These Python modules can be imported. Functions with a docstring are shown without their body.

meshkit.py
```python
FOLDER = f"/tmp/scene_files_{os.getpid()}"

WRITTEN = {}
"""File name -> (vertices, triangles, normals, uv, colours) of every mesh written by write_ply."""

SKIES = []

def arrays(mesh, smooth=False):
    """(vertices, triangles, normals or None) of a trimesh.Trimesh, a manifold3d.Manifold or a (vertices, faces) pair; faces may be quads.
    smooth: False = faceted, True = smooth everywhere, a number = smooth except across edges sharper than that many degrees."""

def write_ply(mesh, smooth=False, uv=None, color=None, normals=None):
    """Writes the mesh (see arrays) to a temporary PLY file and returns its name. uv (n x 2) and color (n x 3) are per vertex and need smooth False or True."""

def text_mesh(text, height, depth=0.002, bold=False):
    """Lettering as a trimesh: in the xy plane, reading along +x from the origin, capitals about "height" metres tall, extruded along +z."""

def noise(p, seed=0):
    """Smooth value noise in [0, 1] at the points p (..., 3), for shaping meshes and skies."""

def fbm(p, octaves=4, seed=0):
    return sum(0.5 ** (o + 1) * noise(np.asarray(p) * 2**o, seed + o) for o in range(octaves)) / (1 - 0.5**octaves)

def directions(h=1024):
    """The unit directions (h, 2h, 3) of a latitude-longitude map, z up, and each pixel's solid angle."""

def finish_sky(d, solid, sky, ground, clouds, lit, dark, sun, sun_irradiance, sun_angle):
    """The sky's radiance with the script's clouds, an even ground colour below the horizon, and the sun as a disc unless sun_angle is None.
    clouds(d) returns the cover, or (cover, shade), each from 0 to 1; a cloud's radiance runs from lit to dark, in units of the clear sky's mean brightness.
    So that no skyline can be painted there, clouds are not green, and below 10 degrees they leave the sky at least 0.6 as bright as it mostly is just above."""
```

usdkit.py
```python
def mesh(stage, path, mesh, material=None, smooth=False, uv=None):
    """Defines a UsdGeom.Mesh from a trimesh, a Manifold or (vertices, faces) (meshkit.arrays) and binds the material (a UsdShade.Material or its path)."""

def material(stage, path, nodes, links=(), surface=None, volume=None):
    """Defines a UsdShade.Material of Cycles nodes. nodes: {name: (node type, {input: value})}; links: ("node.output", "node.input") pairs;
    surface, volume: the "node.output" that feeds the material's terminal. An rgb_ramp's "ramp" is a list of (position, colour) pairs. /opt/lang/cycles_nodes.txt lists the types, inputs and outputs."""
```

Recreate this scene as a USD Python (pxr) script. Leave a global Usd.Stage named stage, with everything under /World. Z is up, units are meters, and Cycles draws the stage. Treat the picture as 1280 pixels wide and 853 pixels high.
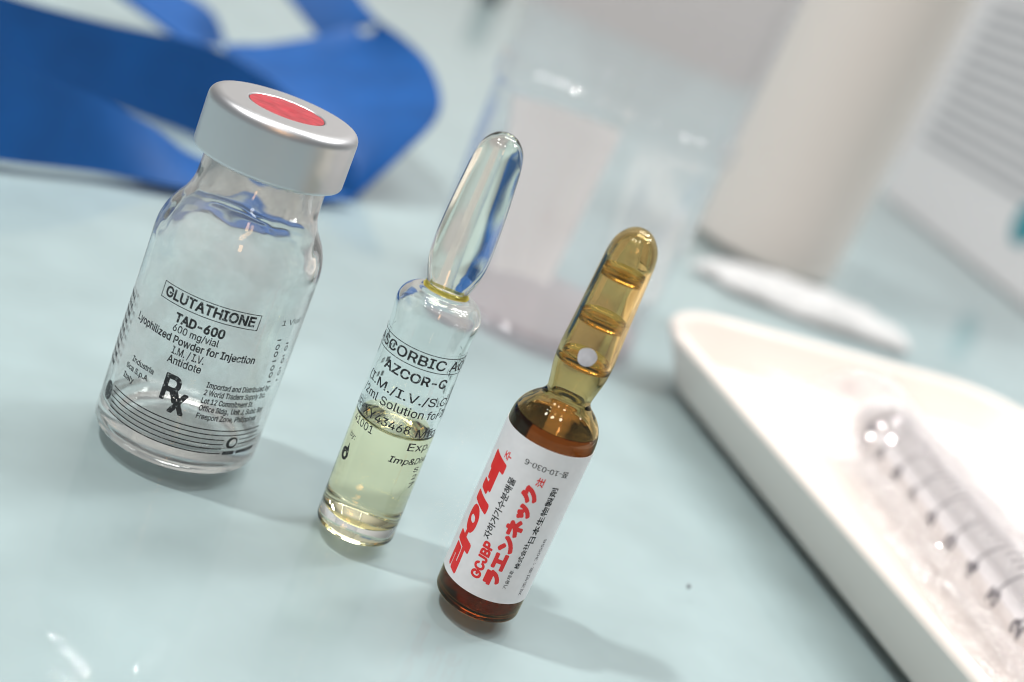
import glob, math, random
import numpy as np, trimesh, usdkit, meshkit
from PIL import Image, ImageDraw, ImageFont
from shapely import affinity, box as sbox, union_all
from shapely.geometry import Polygon, Point, LineString
from pxr import Usd, UsdGeom, UsdLux, UsdShade, Gf, Sdf

random.seed(7)
rng = np.random.default_rng(7)
stage = Usd.Stage.CreateInMemory()
UsdGeom.Xform.Define(stage, '/World')
MM = 0.001

# ------------------------------------------------------------------ camera
PITCH, ROLL, HEIGHT, FPX = 0.31888, 0.40829, 90.325, 1590.9
cam = UsdGeom.Camera.Define(stage, '/World/camera')
cam.CreateHorizontalApertureAttr(36.0)
cam.CreateVerticalApertureAttr(36.0 * 682 / 1024)
cam.CreateFocalLengthAttr(FPX / 1280 * 36)
cam.CreateClippingRangeAttr(Gf.Vec2f(0.005, 50))
cam.CreateFStopAttr(10.0)
cam.CreateFocusDistanceAttr(0.1745)
_f = np.array([0, math.cos(PITCH), -math.sin(PITCH)])
_r0 = np.array([1.0, 0, 0]); _u0 = np.cross(_r0, _f)
_r = math.cos(ROLL) * _r0 + math.sin(ROLL) * _u0
_u = -math.sin(ROLL) * _r0 + math.cos(ROLL) * _u0
M4 = Gf.Matrix4d(*_r, 0, *_u, 0, *(-_f), 0, 0, 0, HEIGHT * MM, 1)
UsdGeom.Xformable(cam).AddTransformOp().Set(M4)
cam.CreateExposureAttr(0.50)

# ------------------------------------------------------------------ light: a lit room with ceiling downlights
dome = UsdLux.DomeLight.Define(stage, '/World/room_light')
dm = usdkit.material(stage, '/World/Looks/room_glow', {'b': ('background_shader', {'color': (0.93, 0.97, 1.0), 'strength': 0.17})}, surface='b.background')
UsdShade.MaterialBindingAPI.Apply(dome.GetPrim()).Bind(dm)

def aim(prim, pos, target):
    pos, target = np.array(pos, float), np.array(target, float)
    z = pos - target; z /= np.linalg.norm(z)
    x = np.cross([0, 0.0, 1], z)
    x = np.array([1.0, 0, 0]) if np.linalg.norm(x) < 1e-6 else x / np.linalg.norm(x)
    y = np.cross(z, x)
    UsdGeom.Xformable(prim).AddTransformOp().Set(Gf.Matrix4d(*x, 0, *y, 0, *z, 0, *pos, 1))

def disk(name, pos, target, radius, power, color):
    l = UsdLux.DiskLight.Define(stage, '/World/' + name)
    l.CreateRadiusAttr(radius); l.CreateIntensityAttr(power); l.CreateColorAttr(Gf.Vec3f(*color))
    aim(l, pos, target)

def panel(name, pos, target, w, h, power, color):
    l = UsdLux.RectLight.Define(stage, '/World/' + name)
    l.CreateWidthAttr(w); l.CreateHeightAttr(h); l.CreateIntensityAttr(power); l.CreateColorAttr(Gf.Vec3f(*color))
    aim(l, pos, target)

SUBJ = (0.0, 0.165, 0.02)
disk('key_lamp', (-0.62, 0.04, 1.30), SUBJ, 0.035, 740.0, (1.0, 0.97, 0.93))
for k, (x, y, z, power) in enumerate(((-0.75, -0.35, 1.35, 44), (-0.35, -0.55, 1.4, 38), (0.15, -0.5, 1.4, 38), (0.42, 0.62, 1.0, 52), (0.74, 0.46, 1.0, 46), (0.62, 0.92, 1.1, 46), (0.95, 0.8, 1.1, 40))):
    disk('downlight_%03d' % (k + 1), (x, y, z), SUBJ, 0.085, power / 2.2, (1.0, 0.98, 0.96))
panel('ceiling_panel', (0.2, 1.0, 2.1), (0.2, 1.0, 0), 1.2, 0.6, 9.0, (1.0, 0.98, 0.95))
panel('warm_lamp', (0.25, -0.9, 0.75), SUBJ, 0.10, 0.36, 10.0, (1.0, 0.55, 0.26))

# ------------------------------------------------------------------ materials
def mat(name, nodes, links=(), surface='p.BSDF'):
    return usdkit.material(stage, '/World/Looks/' + name, nodes, links, surface=surface)

def plain(name, color, rough=0.5, noise=None, amount=0.08, bump=None, **kw):
    nodes = {'p': ('principled_bsdf', dict(base_color=color, roughness=rough, **kw))}
    links = []
    if noise or bump:
        nodes['g'] = ('geometry', {})
    if noise:
        nodes['n'] = ('noise_texture', {'scale': noise, 'detail': 6})
        lo = [c * (1 - amount) for c in color]; hi = [min(1, c * (1 + amount)) for c in color]
        nodes['r'] = ('rgb_ramp', {'ramp': [(0.3, lo), (0.7, hi)]})
        links += [('g.position', 'n.vector'), ('n.fac', 'r.fac'), ('r.color', 'p.base_color')]
    if bump:
        nodes['m'] = ('noise_texture', {'scale': bump[0], 'detail': 3})
        nodes['b'] = ('bump', {'height': 1, 'distance': bump[1], 'strength': 0.6})
        links += [('g.position', 'm.vector'), ('m.fac', 'b.height'), ('b.normal', 'p.normal')]
    return mat(name, nodes, links)

def glass(name, color, ior, rough=0.0):
    return mat(name, {'p': ('glass_bsdf', {'color': color, 'IOR': ior, 'roughness': rough})})

def pane(name, tint, f0, rough, grazing=0.96, bump=None, milk=0.0):
    """A clear sheet: see-through, a little milky, with a mirror share that grows towards grazing angles."""
    nodes = {'t': ('transparent_bsdf', {'color': tint}), 's': ('glossy_bsdf', {'color': (1, 1, 1), 'roughness': rough}), 'm': ('mix_closure', {}),
             'd': ('diffuse_bsdf', {'color': (0.86, 0.84, 0.86)}), 'l': ('translucent_bsdf', {'color': (0.86, 0.84, 0.86)}), 'h': ('mix_closure', {'fac': 0.5}), 'k': ('mix_closure', {'fac': milk}),
             'w': ('layer_weight', {'blend': 0.5}), 'e': ('math', {'math_type': 'power', 'value2': 5.0}), 'a': ('math', {'math_type': 'multiply_add', 'value2': grazing, 'value3': f0, 'use_clamp': True})}
    links = [('w.facing', 'e.value1'), ('e.value', 'a.value1'), ('a.value', 'm.fac'), ('s.BSDF', 'm.closure2')]
    if milk: links += [('d.BSDF', 'h.closure1'), ('l.BSDF', 'h.closure2'), ('t.BSDF', 'k.closure1'), ('h.closure', 'k.closure2'), ('k.closure', 'm.closure1')]
    else:
        links += [('t.BSDF', 'm.closure1')]
        for q in 'dlhk': del nodes[q]
    if bump:
        nodes['g'] = ('geometry', {}); nodes['n'] = ('noise_texture', {'scale': bump[0], 'detail': 3}); nodes['b'] = ('bump', {'height': 1, 'distance': bump[1]})
        links += [('g.position', 'n.vector'), ('n.fac', 'b.height'), ('b.normal', 's.normal')]
    return mat(name, nodes, links, surface='m.closure')

M = {}
M['clear_glass'] = glass('clear_glass', (0.985, 0.995, 0.99), 1.5)
M['vial_glass'] = mat('vial_glass', {'p': ('glass_bsdf', {'color': (0.985, 0.995, 0.99), 'IOR': 1.5, 'roughness': 0.0}), 'd': ('diffuse_bsdf', {'color': (0.86, 0.86, 0.87)}), 'm': ('mix_closure', {}),
    'g': ('geometry', {}), 'n': ('noise_texture', {'scale': 110, 'detail': 5, 'roughness': 0.6}), 'r': ('map_range', {'from_min': 0.38, 'from_max': 0.72, 'to_min': 0.02, 'to_max': 0.30, 'clamp': True})},
    [('g.position', 'n.vector'), ('n.fac', 'r.value'), ('r.result', 'm.fac'), ('p.BSDF', 'm.closure1'), ('d.BSDF', 'm.closure2')], surface='m.closure')
M['amber_glass'] = glass('amber_glass', (0.88, 0.81, 0.63), 1.5)
M['clear_wet'] = glass('clear_liquid_against_glass', (0.98, 0.95, 0.80), 1.333 / 1.5)
M['stem_wet'] = glass('stem_liquid_against_glass', (0.985, 0.98, 0.935), 1.333 / 1.5)
M['clear_top'] = glass('clear_liquid_surface', (0.985, 0.975, 0.90), 1.333)
M['amber_wet'] = glass('amber_liquid_against_glass', (0.58, 0.29, 0.14), 1.333 / 1.5)
M['amber_top'] = glass('amber_liquid_surface', (0.93, 0.84, 0.64), 1.333)
M['black_ink'] = mat('black_ink', {'p': ('principled_bsdf', {'base_color': (0.012, 0.013, 0.016), 'roughness': 0.45}), 't': ('transparent_bsdf', {}), 'm': ('mix_closure', {}), 'g': ('geometry', {}),
    'n': ('noise_texture', {'scale': 2600, 'detail': 3}), 'r': ('map_range', {'from_min': 0.58, 'from_max': 0.72, 'to_min': 0.0, 'to_max': 0.7, 'clamp': True})},
    [('g.position', 'n.vector'), ('n.fac', 'r.value'), ('r.result', 'm.fac'), ('p.BSDF', 'm.closure1'), ('t.BSDF', 'm.closure2')], surface='m.closure')
M['grey_ink'] = plain('grey_ink', (0.16, 0.16, 0.18), 0.5)
M['scale_ink'] = plain('scale_ink', (0.09, 0.085, 0.11), 0.6)
M['faded_ink'] = plain('faded_ink', (0.40, 0.40, 0.42), 0.6)
M['red_ink'] = plain('red_ink', (0.78, 0.020, 0.022), 0.4)
M['white_ink'] = plain('white_ink', (0.62, 0.61, 0.66), 0.6, noise=900, amount=0.12)
M['yellow_ink'] = mat('yellow_ink', {'a': ('diffuse_bsdf', {'color': (0.62, 0.52, 0.10)}), 't': ('transparent_bsdf', {'color': (0.95, 0.9, 0.45)}), 'm': ('mix_closure', {'fac': 0.5})},
                      [('a.BSDF', 'm.closure1'), ('t.BSDF', 'm.closure2')], surface='m.closure')
M['paper'] = plain('paper', (0.80, 0.80, 0.83), 0.35, noise=700, amount=0.03, bump=(420, 0.00016))
M['aluminium'] = plain('aluminium', (0.62, 0.63, 0.65), 0.38, metallic=1.0, bump=(9000, 0.000012))
M['red_rubber'] = plain('red_rubber', (0.37, 0.022, 0.036), 0.45, noise=500, amount=0.25, bump=(700, 0.00015))
M['table'] = plain('table_paint', (0.33, 0.415, 0.436), 0.5, noise=45, amount=0.09)
M['table_glass'] = pane('table_glass', (0.965, 0.985, 0.98), 0.03, 0.10, 0.6)
M['strap'] = plain('blue_rubber', (0.002, 0.074, 0.28), 0.55, noise=60, amount=0.15, specular_ior_level=0.3)
M['tray'] = plain('white_melamine', (0.88, 0.81, 0.755), 0.25)
M['clear_plastic'] = pane('clear_plastic', (0.98, 0.985, 0.99), 0.05, 0.05, milk=0.05)
M['film'] = pane('film', (0.985, 0.98, 0.985), 0.05, 0.06, bump=(330, 0.004), milk=0.13)
M['crease_film'] = pane('crease_film', (0.985, 0.98, 0.985), 0.05, 0.05, milk=0.16)
M['barrel'] = pane('syringe_plastic', (0.99, 0.985, 0.99), 0.05, 0.15)
M['white_plastic'] = plain('white_plastic', (0.78, 0.77, 0.77), 0.3)
M['cream'] = plain('cream_plastic', (0.74, 0.69, 0.65), 0.4)
M['white_paper'] = plain('white_paper', (0.88, 0.86, 0.85), 0.8)
M['pink'] = pane('pink_plastic', (0.97, 0.86, 0.88), 0.05, 0.1, milk=0.35)
M['gauze'] = plain('gauze', (0.56, 0.57, 0.575), 0.9, noise=180, amount=0.12)
M['carton'] = plain('carton', (0.80, 0.78, 0.79), 0.5)
M['teal'] = plain('teal_print', (0.03, 0.27, 0.33), 0.5)
M['wall'] = plain('wall_paint', (0.74, 0.70, 0.67), 0.8)
M['dark'] = plain('dark_plastic', (0.02, 0.022, 0.025), 0.4)
M['orange'] = plain('orange_plastic', (0.75, 0.16, 0.08), 0.4)
M['water'] = glass('water', (1, 1, 1), 1.333)

# ------------------------------------------------------------------ helpers
count = {}
def numbered(path):
    n = count.get(path, 0); count[path] = n + 1
    return path if n == 0 else '%s_%03d' % (path, n)

def tag(prim, label=None, cat=None, group=None, kind=None):
    for key, val in (('label', label), ('category', cat), ('group', group), ('kind', kind)):
        if val: prim.SetCustomDataByKey(key, val)
    return prim

def thing(name, label, cat, loc=(0, 0, 0), rotz=0, group=None):
    x = UsdGeom.Xform.Define(stage, numbered('/World/' + name))
    x.AddTranslateOp().Set(Gf.Vec3d(*[c * MM for c in loc]))
    if rotz: x.AddRotateZOp().Set(rotz)
    return tag(x.GetPrim(), label, cat, group)

def obj(name, mesh, material, parent=None, smooth=35):
    """One Mesh prim from a mesh in millimetres."""
    base = str(parent.GetPath()) if parent else '/World'
    if isinstance(mesh, trimesh.Trimesh): v, f = np.array(mesh.vertices), np.array(mesh.faces)
    else: v, f = mesh
    return usdkit.mesh(stage, numbered(base + '/' + name), (np.asarray(v) * MM, f), M[material], smooth=smooth).GetPrim()

def fillet(pts, n=6):
    """Profile points (r, z[, radius]) with rounded corners."""
    out = []
    for i, p in enumerate(pts):
        if len(p) < 3 or i in (0, len(pts) - 1):
            out.append(p[:2]); continue
        a, b, c = (np.array(q[:2], float) for q in (pts[i - 1], p, pts[i + 1]))
        da, dc = a - b, c - b
        la, lc = np.linalg.norm(da), np.linalg.norm(dc)
        t = min(p[2], la * 0.49, lc * 0.49)
        s, e = b + da / la * t, b + dc / lc * t
        for k in range(n + 1):
            w = k / n
            out.append(tuple((1 - w) ** 2 * s + 2 * w * (1 - w) * b + w * w * e))
    return out

def spline(pts, n=8):
    """Smooth curve through (r, z) points (Catmull-Rom)."""
    p = np.array(pts, float); p = np.vstack([2 * p[0] - p[1], p, 2 * p[-1] - p[-2]])
    out = []
    for i in range(1, len(p) - 2):
        for k in range(n):
            t = k / n
            out.append(tuple(0.5 * (2 * p[i] + (p[i + 1] - p[i - 1]) * t + (2 * p[i - 1] - 5 * p[i] + 4 * p[i + 1] - p[i + 2]) * t ** 2 + (3 * p[i] - p[i - 1] - 3 * p[i + 1] + p[i + 2]) * t ** 3)))
    return out + [tuple(p[-2])]

def lathe(profile, n=128):
    """Surface of revolution; a profile that climbs on the outside faces outward."""
    pr = [profile[0]]
    for q in profile[1:]:
        if math.hypot(q[0] - pr[-1][0], q[1] - pr[-1][1]) > 1e-4: pr.append(q)
    v, f, rings = [], [], []
    a = np.arange(n) * 2 * np.pi / n
    for r, z in pr:
        if r < 1e-5: rings.append([len(v)]); v.append((0, 0, z))
        else:
            rings.append(list(range(len(v), len(v) + n)))
            v += [(r * math.cos(t), r * math.sin(t), z) for t in a]
    for A, B in zip(rings, rings[1:]):
        for i in range(n):
            j = (i + 1) % n
            if len(A) == 1 and len(B) > 1: f.append((A[0], B[j], B[i]))
            elif len(B) == 1 and len(A) > 1: f.append((A[i], A[j], B[0]))
            elif len(A) > 1: f += [(A[i], A[j], B[j]), (A[i], B[j], B[i])]
    return np.array(v, float), np.array(f, int)

def join(*ms):
    v, f, n = [], [], 0
    for a, b in ms:
        v.append(np.asarray(a)); f.append(np.asarray(b) + n); n += len(a)
    return np.vstack(v), np.vstack(f)

FONTS = {}
def font(kind):
    if kind not in FONTS:
        names = {'latin': '/opt/blender-*/*/datafiles/fonts/Inter.woff2', 'cjk': '/opt/blender-*/*/datafiles/fonts/Noto Sans CJK Regular.woff2'}
        FONTS[kind] = ImageFont.truetype(glob.glob(names[kind])[0], 96)
    return FONTS[kind]

def shape_of(text, kind='latin', bold=0):
    """Outline of a line of lettering as a shapely shape, baseline at y = 0, one unit per 1/70 capital height."""
    fo = font(kind)
    x0, y0, x1, y1 = fo.getbbox(text, anchor='ls', stroke_width=bold)
    im = Image.new('L', (x1 - x0 + 8, y1 - y0 + 8))
    ImageDraw.Draw(im).text((4 - x0, 4 - y0), text, 255, fo, anchor='ls', stroke_width=bold)
    on = np.pad(np.asarray(im) > 127, ((0, 0), (1, 1))).astype(np.int8)
    rows, s = np.nonzero(np.diff(on, axis=1) == 1); e = np.nonzero(np.diff(on, axis=1) == -1)[1]
    sh = union_all(sbox(s, -rows - 1, e, -rows)).buffer(0.6).buffer(-0.6).simplify(0.8)
    return affinity.translate(sh, x0 - 4, 4 - y0)

def line_of(text, height, width=None, kind='latin', bold=0, shear=0.0, stretch=1.0):
    """A line of lettering in mm, starting at x = 0; scaled sideways to a given width."""
    sh = shape_of(text, kind, bold)
    full = 70.0 if kind == 'latin' else 88.0
    b = sh.bounds
    if kind == 'cjk': sh = affinity.translate(sh, -b[0], -b[1]); full = b[3] - b[1]
    else: sh = affinity.translate(sh, -b[0], 0)
    s = height / full
    sx = s * stretch if width is None else width / (b[2] - b[0])
    sh = affinity.scale(sh, sx, s, origin=(0, 0))
    if shear: sh = affinity.affine_transform(sh, [1, shear, 0, 1, 0, 0])
    return sh

def wrap(shape, r, place, edge=0.5):
    """Triangles of a flat shape laid on a cylinder of radius r; place(x, y) gives (arc in mm, z)."""
    vs, fs = [], []
    for g in getattr(shape, 'geoms', [shape]):
        if g.area < 1e-5: continue
        v, f = trimesh.creation.triangulate_polygon(g, engine='earcut')
        v, f = trimesh.remesh.subdivide_to_size(np.c_[v, np.zeros(len(v))], f, edge, max_iter=12)
        vs.append(v[:, :2]); fs.append(f)
    n, F = 0, []
    for v, f in zip(vs, fs): F.append(f + n); n += len(v)
    V = np.vstack(vs); F = np.vstack(F)
    s, z = place(V[:, 0], V[:, 1])
    a = s / r
    P = np.c_[r * np.sin(a), -r * np.cos(a), z]
    e = np.cross(P[F[:, 1]] - P[F[:, 0]], P[F[:, 2]] - P[F[:, 0]])
    out = P[F].mean(1); flip = e[:, 0] * out[:, 0] + e[:, 1] * out[:, 1] < 0
    F[flip] = F[flip][:, ::-1]
    return P, F

def across(a0, z0, r): return lambda x, y: (math.radians(a0) * r + x, z0 + y)
def upward(a0, z0, r): return lambda x, y: (math.radians(a0) * r - y, z0 + x)
def overturned(a0, z0, r): return lambda x, y: (math.radians(a0) * r - x, z0 - y)

def row(text, a0, a1, z, h, r, **kw):
    return wrap(line_of(text, h, math.radians(a1 - a0) * r, **kw), r, across(a0, z, r))

def bar(a0, a1, z0, z1, r):
    return wrap(sbox(0, 0, math.radians(a1 - a0) * r, z1 - z0), r, across(a0, z0, r))

# ------------------------------------------------------------------ the setting
def slab(x0, x1, y0, y1, z0, z1): 
    m = trimesh.creation.box([x1 - x0, y1 - y0, z1 - z0]); m.apply_translation([(x0 + x1) / 2, (y0 + y1) / 2, (z0 + z1) / 2]); return m

tag(obj('table', slab(-900, 900, -150, 1300, -22, -2.4), 'table', smooth=False), kind='structure')
tag(obj('table_glass', (np.array([[-900, -150, 0], [900, -150, 0], [900, 1300, 0], [-900, 1300, 0.0]]), np.array([[0, 1, 2], [0, 2, 3]])), 'table_glass', smooth=False), kind='structure')
tag(obj('wall', slab(-2500, 2500, 1900, 1950, -900, 2400), 'wall', smooth=False), kind='structure')

# ------------------------------------------------------------------ injection vial
VX, VY, VR = -40.675, 170.147, 12.0
vial = thing('injection_vial', 'empty clear glass injection vial with silver crimp cap and red centre', 'vial', (VX, VY, 0))
outer = fillet([(0, 0.9), (8.2, 0.7), (9.6, 0.0, 0.5), (12.0, 0.0, 1.7), (12.0, 29.0)]) + spline([(12.0, 29.0), (12.0, 30.8), (11.75, 32.5), (11.0, 34.6), (9.65, 36.8), (8.95, 38.6), (8.75, 40.4), (8.7, 42.0)])[1:] + [(8.7, 43.6), (9.9, 44.2), (9.9, 50.8), (7.0, 50.9)]
inner = [(6.2, 50.8), (6.2, 43.0)] + spline([(6.4, 42.0), (7.0, 40.2), (8.2, 37.6), (9.5, 35.0), (10.4, 32.6), (10.75, 30.6), (10.8, 29.0)]) + fillet([(10.8, 29.0), (10.8, 3.4, 3.0), (6.5, 2.3, 2.0), (0, 2.9)], 8)
gv, gf = lathe(outer + inner, 160)
rr = np.hypot(gv[:, 0], gv[:, 1])
wob = (meshkit.fbm(gv * 0.24, 2, 5) - 0.5) * 0.42
inside = np.arange(len(gv)) >= len(outer) * 160 - 400
soft = np.clip((gv[:, 2] - 2.2) / 3, 0, 1) * np.clip((44 - gv[:, 2]) / 3, 0, 1) * (0.35 + 0.65 * np.clip((gv[:, 2] - 24) / 6, 0, 1))
push = np.where((rr > 1) & (np.arange(len(gv)) > len(gv) - len(inner) * 160), wob * soft, 0)
gv[:, 0] *= 1 + push / np.maximum(rr, 1); gv[:, 1] *= 1 + push / np.maximum(rr, 1)
obj('glass_body', (gv, gf), 'vial_glass', vial, smooth=40)
cap_prof = fillet([(8.9, 43.95), (9.9, 43.6, 0.3), (10.6, 43.9, 0.5), (10.6, 52.0, 1.7), (5.45, 51.95, 0.25), (5.25, 51.5)], 8)
cap = obj('crimp_cap', lathe(cap_prof, 128), 'aluminium', vial)
sv, sf = lathe([(0, 51.72), (1.0, 51.72), (1.5, 51.88), (2.4, 51.82), (5.3, 51.84)][::-1], 96)
sv[:, 2] += (meshkit.fbm(sv * 0.9, 3, 2) - 0.5) * 0.22
obj('rubber_stopper', (sv, sf), 'red_rubber', vial)
R = VR + 0.02
t = [row('GLUTATHIONE', -23.5, 39.5, 24.35, 1.40, R, bold=4),
     row('TAD-600', -11, 23, 21.68, 1.25, R, bold=5), row('600 mg/vial', -10.3, 21.2, 20.3, 1.02, R, bold=2),
     row('Lyophilized Powder for Injection', -40.8, 49, 18.72, 1.08, R, bold=3), row('I.M. / I.V.', -6, 16, 17.2, 1.1, R, bold=2), row('Antidote', -7.2, 16, 15.8, 1.1, R, bold=2),
     row('R', -4.4, 8, 10.4, 3.8, R, bold=3), row('x', 3.2, 14.0, 9.0, 3.9, R, bold=4)]
w = 0.12
t += [bar(-26.5, 42.6, 26.08, 26.2, R), bar(-26.5, 42.6, 23.8, 23.92, R), bar(-26.5, -25.9, 23.92, 26.08, R), bar(42.0, 42.6, 23.92, 26.08, R)]
for s, z, e in (('Imported and Distributed by:', 14.1, 73), ('2 World Traders Supply Inc.', 12.9, 71), ('Lot 12 Commitment St.', 11.65, 61), ('Office Bldg., Unit J, Subic Bay', 10.45, 74), ('Freeport Zone, Philippines', 9.2, 69)):
    t.append(row(s, 22.5, e, z, 0.82, R, bold=3))
for s, z, a, e in (('Industria', 12.95, -33, -13.2), ('tica S.p.A', 11.55, -37, -16), ('Italy', 10.0, -37, -26)):
    t.append(row(s, a, e, z, 0.8, R, bold=3))
for k in range(6):
    z = 7.6 - k * 0.745
    t.append(bar(-42.5 + (2 if k > 2 else 0), 78 if k < 2 else 47.5, z, z + 0.17, R))
for k in (2, 3): t.append(bar(60, 80, 7.6 - k * 0.745, 7.74 - k * 0.745, R))
t += [bar(49.5, 59, 3.75, 4.3, R), bar(61, 80, 3.75, 4.3, R)]
t.append(wrap(affinity.scale(Point(0, 0).buffer(1), 1.15, 1.45), R, across(-49, 6.2, R)))
t.append(wrap(Point(0, 0).buffer(0.95).difference(Point(0.15, 0).buffer(0.6)), R, across(54.5, 5.7, R)))
t.append(row('1 Vial', 61, 82, 24.7, 0.85, R))
# illegible small print on the far sides of the vial, seen through the glass
for c0, c1, z0, z1, step in ((286, 306, 9, 20, 1.3),):
    z = z1
    while z > z0:
        a = c0
        while a < c1:
            L = random.uniform(2, 7); t.append(bar(a, min(a + L, c1), z, z + 0.62, R)); a += L + random.uniform(1, 2)
        z -= step
for k in range(7):
    o = affinity.scale(Point(0, 0).buffer(1), 0.42, 0.46)
    t.append(wrap(o.difference(affinity.scale(o, 0.55, 0.6)) if k % 3 else sbox(-0.4, -0.1, 0.4, 0.12), R, across(64 + 0.9 * k, 22.4 - 1.15 * k, R)))
    t.append(wrap(o.difference(affinity.scale(o, 0.5, 0.6)) if k % 2 else sbox(-0.3, -0.35, 0.3, -0.1), R, across(75 + 0.8 * k, 21.8 - 1.05 * k, R)))
obj('printed_label', join(*t), 'black_ink', vial, smooth=False)

# ------------------------------------------------------------------ clear ampoule
AX, AY, AR = -10.62, 166.12, 5.9
clear = thing('clear_ampoule', 'sealed clear glass ampoule half full of pale yellow liquid', 'ampoule', (AX, AY, 0))
def lean(m):
    v, f = m; v = np.array(v, float); z = v[:, 2]
    v[:, 0] += 0.20 - 0.0150 * np.minimum(z, 42) - 0.006 * np.maximum(z - 42, 0)
    return v, f
LEVEL = 17.4
a_out = fillet([(0, 0.45), (4.3, 0.35), (4.7, 0.0, 0.3), (5.9, 0.0, 0.8), (5.9, 26.0)]) + spline([(5.9, 26), (5.8, 29.5), (5.88, 32.5), (6.12, 34.8), (6.02, 36.2), (5.3, 37.4), (4.2, 38.05), (3.3, 38.35), (3.02, 38.75), (3.35, 39.9), (3.75, 41.2), (4.05, 43), (4.12, 45.5), (3.98, 49.5), (3.72, 53.5), (3.35, 57.5), (2.8, 59.7), (1.8, 61.0), (0.8, 61.5), (0, 61.6)])[1:]
a_dry = spline([(5.3, 36.0), (5.5, 34.9), (5.35, 32.5), (5.25, 30), (5.3, 26)]) 
a_dry = spline([(1.55, 38.9), (1.9, 38.2), (3.3, 37.55), (4.6, 37.0), (5.35, 36.0), (5.5, 34.8), (5.3, 32.5), (5.22, 29.5), (5.28, 26)]) + [(5.28, LEVEL + 0.75)]
obj('glass_body', lean(join(lathe(a_out, 128), lathe(a_dry, 128))), 'clear_glass', clear, smooth=40)
men = [(5.28, LEVEL + 0.75), (5.05, LEVEL + 0.3), (4.6, LEVEL + 0.06), (3.5, LEVEL), (0, LEVEL)]
liq = obj('liquid', lean(lathe(fillet([(0, 3.0), (4.0, 2.5, 1.5), (5.28, 2.5, 1.2), (5.28, LEVEL + 0.75)], 8), 128)), 'clear_wet', clear, smooth=60)
obj('liquid_surface', lean(lathe(men, 128)), 'clear_top', liq, smooth=60)
wet = spline([(1.55, 38.9), (1.75, 39.8), (2.2, 41.0), (2.75, 43), (2.9, 45.5), (2.85, 49.5), (2.65, 53.5), (2.5, 57.0), (1.95, 59.0), (1.0, 60.15), (0, 60.5)])
sl = obj('stem_liquid', lean(lathe(wet, 96)), 'stem_wet', clear, smooth=60)
obj('liquid_surface', lean(lathe([(0, 38.75), (1.55, 38.9)], 96)), 'clear_top', sl, smooth=60)
obj('break_ring', lean(lathe([(3.36, 38.42), (3.12, 38.6), (3.06, 38.76), (3.14, 39.1)], 96)), 'yellow_ink', clear)
R = AR + 0.02
def fit(text, i0, b0, i1, b1, z, h, **kw):
    """A row placed so that characters i0..i1 span the angles b0..b1."""
    fo = font('latin'); l0, l1, L = fo.getlength(text[:i0]), fo.getlength(text[:i1]), fo.getlength(text)
    s = (b1 - b0) / (l1 - l0)
    return row(text, b0 - l0 * s, b0 + (L - l0) * s, z, h, R, **kw)
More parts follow.
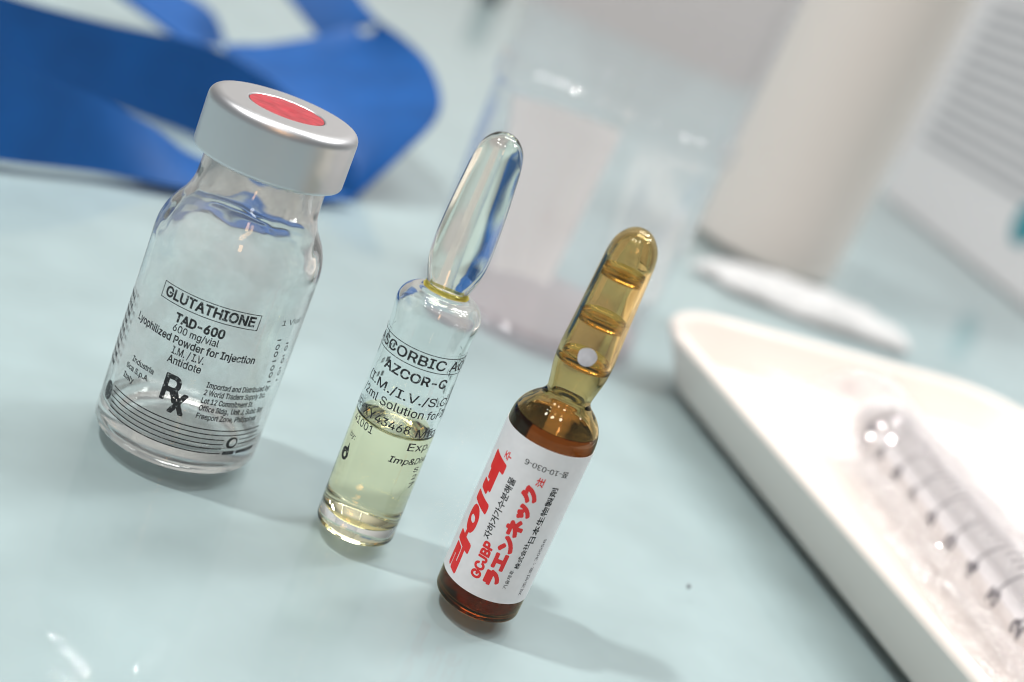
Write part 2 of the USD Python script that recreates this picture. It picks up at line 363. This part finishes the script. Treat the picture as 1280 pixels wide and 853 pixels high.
t = [fit('ASCORBIC ACID', 2, -48, 11, 83, 29.08, 1.42, bold=2), bar(-105, 120, 30.9, 31.02, R), bar(-105, 120, 28.52, 28.64, R),
     row('AZCOR-C', -41, 57, 26.4, 1.3, R, bold=3), fit('(I.M./I.V./S.C.)', 1, -57, 14, 73, 23.45, 1.3, bold=1), fit('/2ml Solution for Inj.', 1, -62, 17, 67, 21.42, 1.25, bold=1),
     fit('DR-XY43468', 3, -47, 10, 28, 18.75, 1.25, bold=1), row('Mfg.', 38, 85, 18.5, 1.25, R, bold=1), fit('41001', 1, -54, 5, -20, 16.75, 1.15, bold=1),
     row('Exp.', 34, 78, 16.3, 1.2, R, bold=1), row('Imp&Dist.', 14, 86, 14.1, 0.95, R, bold=2, shear=0.2), row('by:', -57, -43, 14.4, 0.8, R, bold=1),
     row('S', 60, 72, 12.7, 0.75, R, bold=2), row('2', 63, 74, 11.4, 0.75, R, bold=2), row('7', 62, 76, 10.1, 0.75, R, bold=2)]
drop = union_all([Point(0, 0).buffer(0.98), Polygon([(-0.95, 0.25), (0.95, 0.25), (0.75, 0.9), (0.35, 2.0), (0.15, 0.9)])]).difference(affinity.scale(Point(0.15, -0.1).buffer(0.4), 0.8, 1))
t.append(wrap(drop, R, across(-54, 11.6, R)))
for c0, c1, z0, z1 in ((104, 128, 20.5, 27.0), (232, 256, 21.5, 27.5)):
    z = z1
    while z > z0:
        a = c0
        while a < c1:
            L = random.uniform(4, 12); t.append(bar(a, min(a + L, c1), z - 1.0, z - 0.2, R)); a += L + random.uniform(3, 6)
        z -= 2.3
obj('printed_label', lean(join(*t)), 'black_ink', clear, smooth=False)

# ------------------------------------------------------------------ amber ampoule
BX, BY = 9.82, 160.77
amber = thing('amber_ampoule', 'amber glass ampoule with white paper label and red lettering', 'ampoule', (BX, BY, 0))
b_out = fillet([(0, 0.4), (4.2, 0.3), (4.8, 0.0, 0.3), (6.25, 0.0, 1.3), (6.25, 26.0)]) + spline([(6.25, 26), (6.27, 27.8), (6.1, 29.3), (5.6, 30.6), (4.75, 31.7), (3.75, 32.6), (3.25, 33.35), (3.2, 34.0), (3.42, 35.3), (3.78, 37.2), (3.92, 39.5), (3.85, 41.5), (3.7, 44.5), (3.55, 48.5), (3.4, 52.5), (3.32, 54.2), (3.08, 55.5), (2.65, 56.45), (1.9, 57.4), (1.0, 58.0), (0, 58.2)])[1:]
BL = 29.2
stem_in = [(0, 57.5), (0.9, 57.25), (1.7, 56.65), (2.4, 55.5), (2.75, 54.0), (2.85, 52.5), (3.0, 48.5), (3.12, 44.5), (3.26, 41.5), (3.32, 39.5), (3.2, 37.3), (2.85, 35.4), (2.6, 34.1), (2.65, 33.4), (3.0, 32.4), (4.0, 31.4), (4.85, 30.3)]
b_dry = spline(stem_in + [(5.3, BL + 0.25)])
obj('glass_body', join(lathe(b_out, 128), lathe(b_dry, 128)), 'amber_glass', amber, smooth=40)
bl = obj('liquid', lathe(fillet([(0, 1.3), (4.6, 1.0, 1.2), (5.6, 1.0, 1.2), (5.62, 26.0), (5.55, 28.2, 0.8), (5.3, BL + 0.25)], 8), 128), 'amber_wet', amber, smooth=60)
obj('liquid_surface', lathe([(5.3, BL + 0.25), (5.1, BL + 0.05), (4.6, BL - 0.1), (0, BL - 0.15)], 128), 'amber_top', bl, smooth=60)
for zt, ri in ((52.4, 2.855), (45.7, 3.085), (39.7, 3.315)):
    top = [(ri, zt), (ri - 0.25, zt - 0.32), (ri - 0.8, zt - 0.55), (ri - 1.6, zt - 0.68), (0, zt - 0.74)]
    bot = [(0, zt - 0.92), (ri - 1.6, zt - 0.95), (ri - 0.8, zt - 1.02), (ri - 0.25, zt - 1.16), (ri, zt - 1.45)]
    obj('liquid_film', lathe(bot + top, 96), 'amber_top', amber, smooth=50)
ra = np.radians(np.linspace(0, 360, 49)[:-1])
dv, df = wrap(Polygon([(1.28 * (1 + 0.03 * math.sin(3 * q + 1) + 0.02 * math.sin(5 * q)) * math.cos(q), 1.28 * (1 + 0.03 * math.sin(2 * q)) * math.sin(q)) for q in np.linspace(0, 2 * np.pi, 49)[:-1]]), 3.9, across(-1, 40.55, 3.9), 0.3)
rad = np.interp(dv[:, 2], [37.2, 39.5, 41.5, 44.5], [3.78, 3.92, 3.85, 3.7]) + 0.03
dv[:, :2] *= (rad / 3.9)[:, None]
obj('white_dot', (dv, df), 'white_ink', amber)
PR = 6.34
A0, A1 = -170, 120
ang = np.radians(np.linspace(A0, A1, 121))
def sheet(r):
    return np.array([[(r * math.sin(a), -r * math.cos(a), z) for a in ang] for z in (3.62, 27.53)])
o, i = sheet(PR), sheet(6.285)
grid = np.concatenate([o[0], o[1], i[1], i[0]]); n = len(ang); pf = []
for q in range(4):
    p0, p1 = q * n, ((q + 1) % 4) * n
    for k in range(n - 1): pf += [(p0 + k, p0 + k + 1, p1 + k + 1), (p0 + k, p1 + k + 1, p1 + k)]
for e in (0, n - 1):
    c = [e, n + e, 2 * n + e, 3 * n + e]
    pf += [(c[0], c[1], c[2]), (c[0], c[2], c[3])] if e == 0 else [(c[2], c[1], c[0]), (c[3], c[2], c[0])]
label = obj('paper_label', (grid, np.array(pf)), 'paper', amber)
R = PR + 0.012
def col(text, base, z0, z1, h, kind='cjk', **kw): return wrap(line_of(text, h, z1 - z0, kind=kind, **kw), R, upward(base, z0, R))
red = [col('라이넥', -37, 4.2, 22.6, 3.25, bold=7, shear=0.25), col('주', -36, 23.2, 24.5, 1.25, bold=2), col('GCJBP', -10.5, 6.0, 11.8, 1.3, kind='latin', bold=6),
       col('ラエンネック', 15.0, 5.9, 21.9, 2.4, bold=8), col('注', 14.5, 22.1, 23.5, 1.1, bold=3)]
black = [col('자하거가수분해물', -18, 12.0, 21.7, 1.12, bold=2), col('기술제휴', 27, 6.0, 9.1, 0.6, bold=1), col('株式会社', 31.5, 9.4, 13.6, 0.78, bold=2), col('日本生物製剤', 35.5, 13.7, 22.6, 1.0, bold=2),
         wrap(line_of('품-10-030-6', 0.9, math.radians(58) * R, kind='cjk', bold=1), R, overturned(40, 25.2, R))]
grey = [col('제조번호 : 30558', 56, 5.0, 14.4, 0.7, bold=1)]
obj('red_print', join(*red), 'red_ink', label, smooth=False)
obj('black_print', join(*black), 'black_ink', label, smooth=False)
obj('grey_print', join(*grey), 'grey_ink', label, smooth=False)

# ------------------------------------------------------------------ helper: points of the world seen in a direction
def ray(px):
    d = _f + (px[0] - 640) / FPX * _r - (px[1] - 426.5) / FPX * _u
    return d
def at_z(px, z):
    d = ray(px); t = (z - HEIGHT) / d[2]; return np.array([d[0] * t, d[1] * t, z])
def at_y(px, y):
    d = ray(px); t = y / d[1]; return np.array([d[0] * t, y, HEIGHT + d[2] * t])

# ------------------------------------------------------------------ blue strap
def curve(P, n):
    P = np.array(P, float); q = spline([tuple(p) for p in P], 12) if P.shape[1] == 2 else None
    p = np.vstack([2 * P[0] - P[1], P, 2 * P[-1] - P[-2]]); out = []
    for i in range(1, len(p) - 2):
        for t in np.linspace(0, 1, 16, endpoint=False):
            out.append(0.5 * (2 * p[i] + (p[i + 1] - p[i - 1]) * t + (2 * p[i - 1] - 5 * p[i] + 4 * p[i + 1] - p[i + 2]) * t ** 2 + (3 * p[i] - p[i - 1] - 3 * p[i + 1] + p[i + 2]) * t ** 3))
    out.append(p[-2]); out = np.array(out)
    s = np.r_[0, np.cumsum(np.linalg.norm(np.diff(out, axis=0), axis=1))]
    return np.stack([np.interp(np.linspace(0, s[-1], n), s, out[:, k]) for k in range(3)], 1)

def ribbon(E1, E2, n=64, m=12, th=1.1, belly=0.0):
    """A rubber band between two edge curves, with thickness and a soft belly."""
    a, b = curve(E1, n), curve(E2, n)
    w = np.linspace(0, 1, m)[None, :, None]
    S = a[:, None] * (1 - w) + b[:, None] * w
    du = np.gradient(S, axis=0); dw = np.gradient(S, axis=1)
    N = np.cross(du, dw); N /= np.linalg.norm(N, axis=-1, keepdims=True) + 1e-9
    S = S + N * belly * np.sin(np.pi * w) 
    T, B = S + N * th / 2, S - N * th / 2
    idx = np.arange(n * m).reshape(n, m); f = []
    def quads(I, flip):
        A, Bq, C, D = I[:-1, :-1], I[1:, :-1], I[1:, 1:], I[:-1, 1:]
        q = [np.stack([A, Bq, C], -1).reshape(-1, 3), np.stack([A, C, D], -1).reshape(-1, 3)]
        return [x[:, ::-1] for x in q] if flip else q
    f += quads(idx, False) + quads(idx + n * m, True)
    loop = np.r_[idx[:, 0], idx[-1, 1:], idx[-2::-1, -1], idx[0, -2:0:-1]]
    l2 = np.roll(loop, -1)
    f += [np.stack([loop, loop + n * m, l2 + n * m], -1), np.stack([loop, l2 + n * m, l2], -1)]
    m_ = trimesh.Trimesh(np.vstack([T.reshape(-1, 3), B.reshape(-1, 3)]), np.vstack(f), process=False)
    m_.fix_normals(); return m_

strap = thing('rubber_strap', 'wide blue rubber strap lying in loose loops behind the vial', 'tourniquet', (0, 0, 0))
def up(p, h, back=0.0, side=0.0): return (p[0] + side, p[1] + back, p[2] + h)
# front band
base1 = [at_z(q, 0.4) for q in ((-90, 180), (0, 200), (120, 215), (240, 237), (340, 247), (442, 250))]
top1 = [at_y(q, b[1] + 2) for q, b in zip(((-90, 22), (0, 68), (120, 121), (190, 160), (262, 205), (440, 247)), base1)]
obj('band', ribbon(base1, top1), 'strap', strap)
# rear band
base2 = [at_y(q, y) for q, y in (((-90, 30), 318), ((0, 72), 322), ((120, 123), 326), ((240, 168), 332), ((330, 205), 334), ((444, 246), 336))]
top2 = [at_y(q, y) for q, y in (((-90, -45), 320), ((0, -8), 324), ((130, 28), 328), ((270, 62), 334), ((370, 130), 336), ((446, 205), 338))]
obj('band', ribbon(base2, top2), 'strap', strap)
# bright bend at the right
e1 = [at_y(q, y) for q, y in (((442, 250), 337), ((500, 196), 350), ((543, 152), 366), ((551, 122), 380), ((535, 80), 396), ((505, 50), 410), ((474, 28), 424))]
e2 = [at_y(q, y) for q, y in (((444, 214), 342), ((400, 165), 350), ((345, 108), 362), ((280, 62), 378), ((335, 57), 394), ((395, 47), 410), ((440, 33), 424))]
obj('band', ribbon(e1, e2, belly=-4.0), 'strap', strap)
e1 = [at_y(q, y) for q, y in (((475, 29), 426), ((450, 0), 436), ((428, -40), 446))]
e2 = [at_y(q, y) for q, y in (((398, 46), 424), ((362, 0), 434), ((330, -40), 444))]
obj('band', ribbon(e1, e2), 'strap', strap)
e1 = [at_y(q, y) for q, y in (((120, -25), 400), ((172, 12), 404), ((232, 56), 410))]
e2 = [at_y(q, y) for q, y in (((195, -25), 440), ((262, 14), 446), ((282, 58), 452))]
obj('band', ribbon(e1, e2), 'strap', strap)

# ------------------------------------------------------------------ white tray and what lies in it
tray = thing('tray', 'white tray with rounded rim holding the wrapped syringe', 'tray', (0, 0, 0))
C0 = np.array([33.0, 287.0])
d1 = np.array([math.cos(math.radians(-66.6)), math.sin(math.radians(-66.6))])
d2 = np.array([math.cos(math.radians(29.5)), math.sin(math.radians(29.5))])
corner = C0 + (-d1) * 19
quad = Polygon([corner, corner + d1 * 235, corner + d1 * 235 + d2 * 128, corner + d2 * 134])
def ring_at(off, rad):
    q = quad.buffer(-off - rad, join_style=2).buffer(rad, quad_segs=16)
    c = np.array(q.exterior.coords)[:-1]
    if not q.exterior.is_ccw: c = c[::-1]
    k = np.argmin(c[:, 0] * 0.3 - c[:, 1]); c = np.roll(c, -k, 0)
    s = np.r_[0, np.cumsum(np.linalg.norm(np.diff(np.vstack([c, c[:1]]), axis=0), axis=1))]
    u = np.linspace(0, s[-1], 401)[:-1]; cc = np.vstack([c, c[:1]])
    return np.stack([np.interp(u, s, cc[:, 0]), np.interp(u, s, cc[:, 1])], 1)
levels = [(9.5, 0.0), (7.8, 0.2), (6.9, 1.2), (0.9, 11.6), (0.25, 12.4), (0.0, 13.2), (0.4, 14.0), (1.2, 14.5), (2.2, 14.5), (3.2, 14.0), (3.8, 13.0), (9.2, 4.2), (10.6, 3.1), (12.5, 2.7)]
V, F = [], []
for off, z in levels: V.append(np.c_[ring_at(off, 26 - min(off, 12)), np.full(400, z)])
n = 400
for k in range(len(levels) - 1):
    a = np.arange(n) + k * n; b = np.roll(np.arange(n), -1) + k * n
    F += [np.stack([a, b, b + n], 1), np.stack([a, b + n, a + n], 1)]
cen = V[0][:, :2].mean(0); V.append(np.array([[*cen, 0.0], [*cen, 2.7]])); c0 = len(levels) * n
a = np.arange(n); b = np.roll(a, -1); F.append(np.stack([b, a, np.full(n, c0)], 1))
a, b = a + (len(levels) - 1) * n, b + (len(levels) - 1) * n; F.append(np.stack([a, b, np.full(n, c0 + 1)], 1))
obj('tray_body', (np.vstack(V), np.vstack(F)), 'tray', tray, smooth=50)

# syringe: barrel along its own z axis, laid into the tray
SR = 8.6
S0, S1 = np.array([84.0, 296.0, 12.2]), np.array([106.0, 196.0, 12.6])
ax = (S1 - S0) / np.linalg.norm(S1 - S0)
sx = np.cross([0, 0, 1], ax); sx /= np.linalg.norm(sx); sy = np.cross(ax, sx)
def lay(m):
    v, f = m; v = np.asarray(v); return S0 + v[:, :1] * sx + v[:, 1:2] * sy + v[:, 2:] * ax, f
syr = thing('syringe', 'clear plastic syringe with black graduations lying in the tray', 'syringe')
obj('barrel', lay(lathe(fillet([(SR - 0.9, 0), (SR, -0.2, 0.3), (SR, 105), (SR + 4, 105.2, 0.3), (SR + 4, 107, 0.3), (SR - 0.9, 107)]), 96)), 'barrel', syr)
obj('nozzle', lay(lathe(fillet([(0, -13), (1.9, -13, 0.3), (2.3, -4, 1), (SR - 0.5, -1.2, 1.5), (SR, 0)]), 64)), 'barrel', syr)
obj('plunger_rod', lay(join(*[(np.array(m.vertices), np.array(m.faces)) for m in (trimesh.creation.box([13, 1.6, 90], trimesh.transformations.translation_matrix([0, 0, 60])), trimesh.creation.box([1.6, 13, 90], trimesh.transformations.translation_matrix([0, 0, 60])))])), 'white_plastic', syr)
obj('plunger_seal', lay(lathe(fillet([(0, 8.2), (SR - 1.1, 11.0, 1), (SR - 1.0, 15.5, 0.5), (0, 15.5)]), 64)), 'white_plastic', syr)

def swrap(shape, place):
    v, f = wrap(shape, SR + 0.04, place); return v, f
for k in range(35):
    z = 22 + k * 2.35
    obj('graduation', lay(bar(170, 170 + math.degrees((13.0 if k % 4 == 0 else 7.5) / SR), z, z + 0.55, SR + 0.05)), 'scale_ink', syr, smooth=False)
for k in range(9):
    obj('numeral', lay(wrap(line_of(str(10 - k), 2.9, bold=6, stretch=1.3), SR + 0.05, overturned(274 if k else 284, 23.8 + k * 9.4, SR + 0.05))), 'scale_ink', syr, smooth=False)

# clear wrapper draped over the syringe
nx, ny = 90, 150
uu, vv = np.meshgrid(np.linspace(-21, 24, nx), np.linspace(-30, 118, ny), indexing='ij')
h = np.where(np.abs(uu) < SR, np.sqrt(np.maximum((SR + 0.8) ** 2 - uu ** 2, 0)), 0)
prof = np.maximum(h + 12.2, 3.6 + 9.0 * np.exp(-np.maximum(np.abs(uu) - SR, 0) ** 2 / 22))
prof = np.where(vv < 0, 3.6 + (prof - 3.6) * np.exp(-(vv / 18) ** 2), prof)
pts = np.stack([uu, vv, prof], -1)
prof = prof + 1.5 * (meshkit.fbm(np.stack([uu * 0.16, vv * 0.10, 0 * uu], -1), 4, 3) - 0.35)
sxh = np.cross(ax, [0, 0, 1]); sxh /= np.linalg.norm(sxh)
P = np.array([S0[0], S0[1], 0]) + uu[..., None] * sxh + vv[..., None] * np.array([ax[0], ax[1], 0]) + np.stack([0 * uu, 0 * uu, prof], -1)
I = np.arange(nx * ny).reshape(nx, ny)
F = np.vstack([np.stack([I[:-1, :-1], I[1:, :-1], I[1:, 1:]], -1).reshape(-1, 3), np.stack([I[:-1, :-1], I[1:, 1:], I[:-1, 1:]], -1).reshape(-1, 3)])
creases = []
for px, z, sz in (((1092, 502), 15, 0.4), ((1034, 555), 8, 0.55), ((1103, 533), 17, 0.45), ((1115, 550), 18, 0.6), ((1129, 519), 17, 0.55), ((1089, 546), 16, 0.4), ((1120, 527), 18, 0.4), ((1174, 682), 21, 0.4)):
    p = at_z(px, z); v1, v2 = np.array([0, 0, HEIGHT]) - p, np.array([-620.0, 40, 1300]) - p
    nf = v1 / np.linalg.norm(v1) + v2 / np.linalg.norm(v2); nf /= np.linalg.norm(nf)
    tx = np.cross(nf, [0, 0, 1.0]); tx /= np.linalg.norm(tx); ty = np.cross(nf, tx)
    q = [p + 0.62 * sz * (math.cos(a) * tx + 0.7 * math.sin(a) * ty) for a in np.linspace(0, 2 * np.pi, 7)[:-1]]
    creases.append((np.array(q), np.array([(0, i, i + 1) for i in range(1, 5)])))
wrap_thing = tag(obj('wrapper', (P.reshape(-1, 3), F), 'film', smooth=True), 'crinkled clear plastic wrapper draped over the syringe', 'wrapper')
for c in creases: obj('crease', c, 'crease_film', wrap_thing, smooth=False)

# ------------------------------------------------------------------ far things, out of focus
cup = thing('plastic_cup', 'tall clear plastic cup behind the ampoules holding a white slip', 'cup', (1.0, 305, 0))
obj('cup_wall', lathe(fillet([(27.4, 2.0), (28.6, 0.4, 0.6), (29.4, 50, 0.5), (30.6, 51.0, 0.6), (30.6, 56, 0.6), (29.4, 57, 0.6), (29.9, 150, 0.5), (28.9, 150, 0.4), (28.3, 54, 0.6), (27.4, 2.0)]), 96), 'clear_plastic', cup)
obj('cup_base', lathe(fillet([(0, 0.5), (27.3, 0.5, 0.5), (27.3, 2.6, 0.5), (0, 2.6)]), 96), 'pink', cup)
slip = wrap(sbox(0, 0, math.radians(78) * 24.5, 42), 24.5, across(172, 3, 24.5))
inner_v = slip[0].copy(); inner_v[:, :2] *= 24.2 / 24.5
sk = 0.52 + 0.56 * slip[0][:, 2:] / 45
slip[0][:, :2] *= sk; inner_v[:, :2] *= sk
slip = obj('paper_slip', join(slip, (inner_v, slip[1][:, ::-1])), 'white_paper')
UsdGeom.Xformable(slip).AddTranslateOp().Set(Gf.Vec3d(0.001, 0.305, 0)); tag(slip, 'white paper slip curling against the inside of the clear plastic cup', 'paper')
jar = thing('cream_bottle', 'tall cream plastic bottle standing behind the white gauze', 'bottle', (76, 500, 0))
obj('bottle_body', lathe(fillet([(0, 0.5), (29.5, 0.5, 2.5), (30, 150, 9), (16, 162, 5), (14, 170)]), 96), 'cream', jar)
obj('screw_cap', lathe(fillet([(14, 168), (18, 168, 1), (18, 190, 2), (0, 190)]), 96), 'white_plastic', jar)
# a soft white gauze pad lying between bottle and tray
gx, gy = np.meshgrid(np.linspace(-1, 1, 61), np.linspace(-1, 1, 41), indexing='ij')
gu = gx * np.sqrt(1 - gy ** 2 / 2); gw = gy * np.sqrt(1 - gx ** 2 / 2)
gh = 5.5 * np.clip(1 - np.hypot(gu, gw) ** 3, 0, 1) ** 0.6 * (0.55 + 0.9 * meshkit.fbm(np.stack([gu * 5, gw * 3, 0 * gu], -1), 3, 8))
rim = 1 + 0.25 * (meshkit.fbm(np.stack([gu * 2.5, gw * 2.5, 0 * gu], -1), 2, 4) - 0.5)
top = np.stack([gu * 43 * rim, gw * 17 * rim, gh + 0.2], -1).reshape(-1, 3)
bot = top.copy(); bot[:, 2] = 0.1
I = np.arange(61 * 41).reshape(61, 41)
Fq = np.vstack([np.stack([I[:-1, :-1], I[1:, :-1], I[1:, 1:]], -1).reshape(-1, 3), np.stack([I[:-1, :-1], I[1:, 1:], I[:-1, 1:]], -1).reshape(-1, 3)])
lp = np.r_[I[:, 0], I[-1, 1:], I[-2::-1, -1], I[0, -2:0:-1]]; l2 = np.roll(lp, -1); nn = len(top)
side = np.vstack([np.stack([lp, lp + nn, l2 + nn], -1), np.stack([lp, l2 + nn, l2], -1)])
pad = trimesh.Trimesh(np.vstack([top, bot]), np.vstack([Fq, Fq[:, ::-1] + nn, side]), process=False); pad.fix_normals()
pad.apply_transform(trimesh.transformations.rotation_matrix(math.radians(14), [0, 0, 1]))
pad = obj('gauze_pad', pad, 'gauze', smooth=True)
UsdGeom.Xformable(pad).AddTranslateOp().Set(Gf.Vec3d(0.088, 0.438, 0)); tag(pad, 'soft white gauze pad lying between cream bottle and tray', 'gauze')

q0, q1 = at_z((1100, 240), 0.5)[:2], at_z((1280, 380), 0.5)[:2]
ang_c = math.degrees(math.atan2(q1[1] - q0[1], q1[0] - q0[0]))
carton = thing('carton', 'white printed carton with grey lines of text and teal mark', 'box', (q0[0], q0[1], 0.5), ang_c)
obj('carton_body', slab(0, 300, 0, 120, 0, 330), 'carton', carton, smooth=False)
for k in range(12):
    obj('text_line', slab(22 + random.uniform(0, 5), 290, -0.6, 0.3, 44 + k * 8.5, 47.5 + k * 8.5), 'faded_ink', carton, smooth=False)
d = ray((1284, 280)); nrm = np.array([math.sin(math.radians(ang_c)), -math.cos(math.radians(ang_c)), 0])
hit = d * ((np.array([q0[0], q0[1], 0]) @ nrm) / (d @ nrm)); uc = (hit[:2] - q0) @ np.array([math.cos(math.radians(ang_c)), math.sin(math.radians(ang_c))])
m = trimesh.creation.cylinder(13, 0.9, sections=48); m.apply_transform(trimesh.transformations.rotation_matrix(math.pi / 2, [1, 0, 0])); m.apply_translation([uc, -0.3, hit[2] + HEIGHT])
obj('teal_mark', m, 'teal', carton)

dk = at_z((612, 0), 0)
pen = obj('pen_cap', lathe(fillet([(0, 0), (9, 0, 1), (9.5, 40, 2), (0, 42)]), 32), 'dark')
UsdGeom.Xformable(pen).AddTranslateOp().Set(Gf.Vec3d(*(dk * MM))); tag(pen, 'small black pen cap standing far behind the cup', 'pen cap')
# chips of broken ampoule glass and a speck on the table
KEY = np.array([-620.0, 40, 1300])
for px, s in (((64, 798), 0.20), ((78, 803), 0.17), ((85, 817), 0.30), ((79, 824), 0.30), ((94, 826), 0.26), ((98, 829), 0.2), ((106, 842), 0.28), ((80, 846), 0.22), ((166, 836), 0.22), ((66, 845), 0.17)):
    s *= 0.40; p = at_z(px, 0.0)
    v1, v2 = np.array([0, 0, HEIGHT]) - p, KEY - p
    nf = v1 / np.linalg.norm(v1) + v2 / np.linalg.norm(v2); nf /= np.linalg.norm(nf)
    # an irregular shard whose upper face is a flat break
    c = rng.uniform(-1, 1, (9, 3)) * s * np.array([1, 0.8, 0.55]); c[:, 2] += s * 0.55
    tx = np.cross(nf, [0, 0, 1.0]); tx /= np.linalg.norm(tx); ty = np.cross(nf, tx)
    top = np.array([0, 0, s * 1.0]) + nf * s * 0.15
    face = [top + s * (0.75 * math.cos(q) * tx + 0.6 * math.sin(q) * ty) * rng.uniform(0.8, 1) for q in np.linspace(0, 2 * np.pi, 6)[:-1]]
    c = np.array([q for q in c if (q - top) @ nf < -0.05 * s] + face); c[:, 2] = np.maximum(c[:, 2], 0.0)
    d = obj('glass_chip', trimesh.Trimesh(c, process=False).convex_hull, 'clear_glass', smooth=False)
    UsdGeom.Xformable(d).AddTranslateOp().Set(Gf.Vec3d(*(p * MM))); tag(d, 'tiny glinting chip of clear glass lying in the near left corner', 'glass chip', 'glass chips on the table')
p = at_z((860, 735), 0.0)
d = obj('speck', trimesh.creation.icosphere(2, 0.36), 'grey_ink'); UsdGeom.Xformable(d).AddTranslateOp().Set(Gf.Vec3d(p[0] * MM, p[1] * MM, 0.0003)); tag(d, 'tiny dark speck on the glass left of the tray', 'speck')
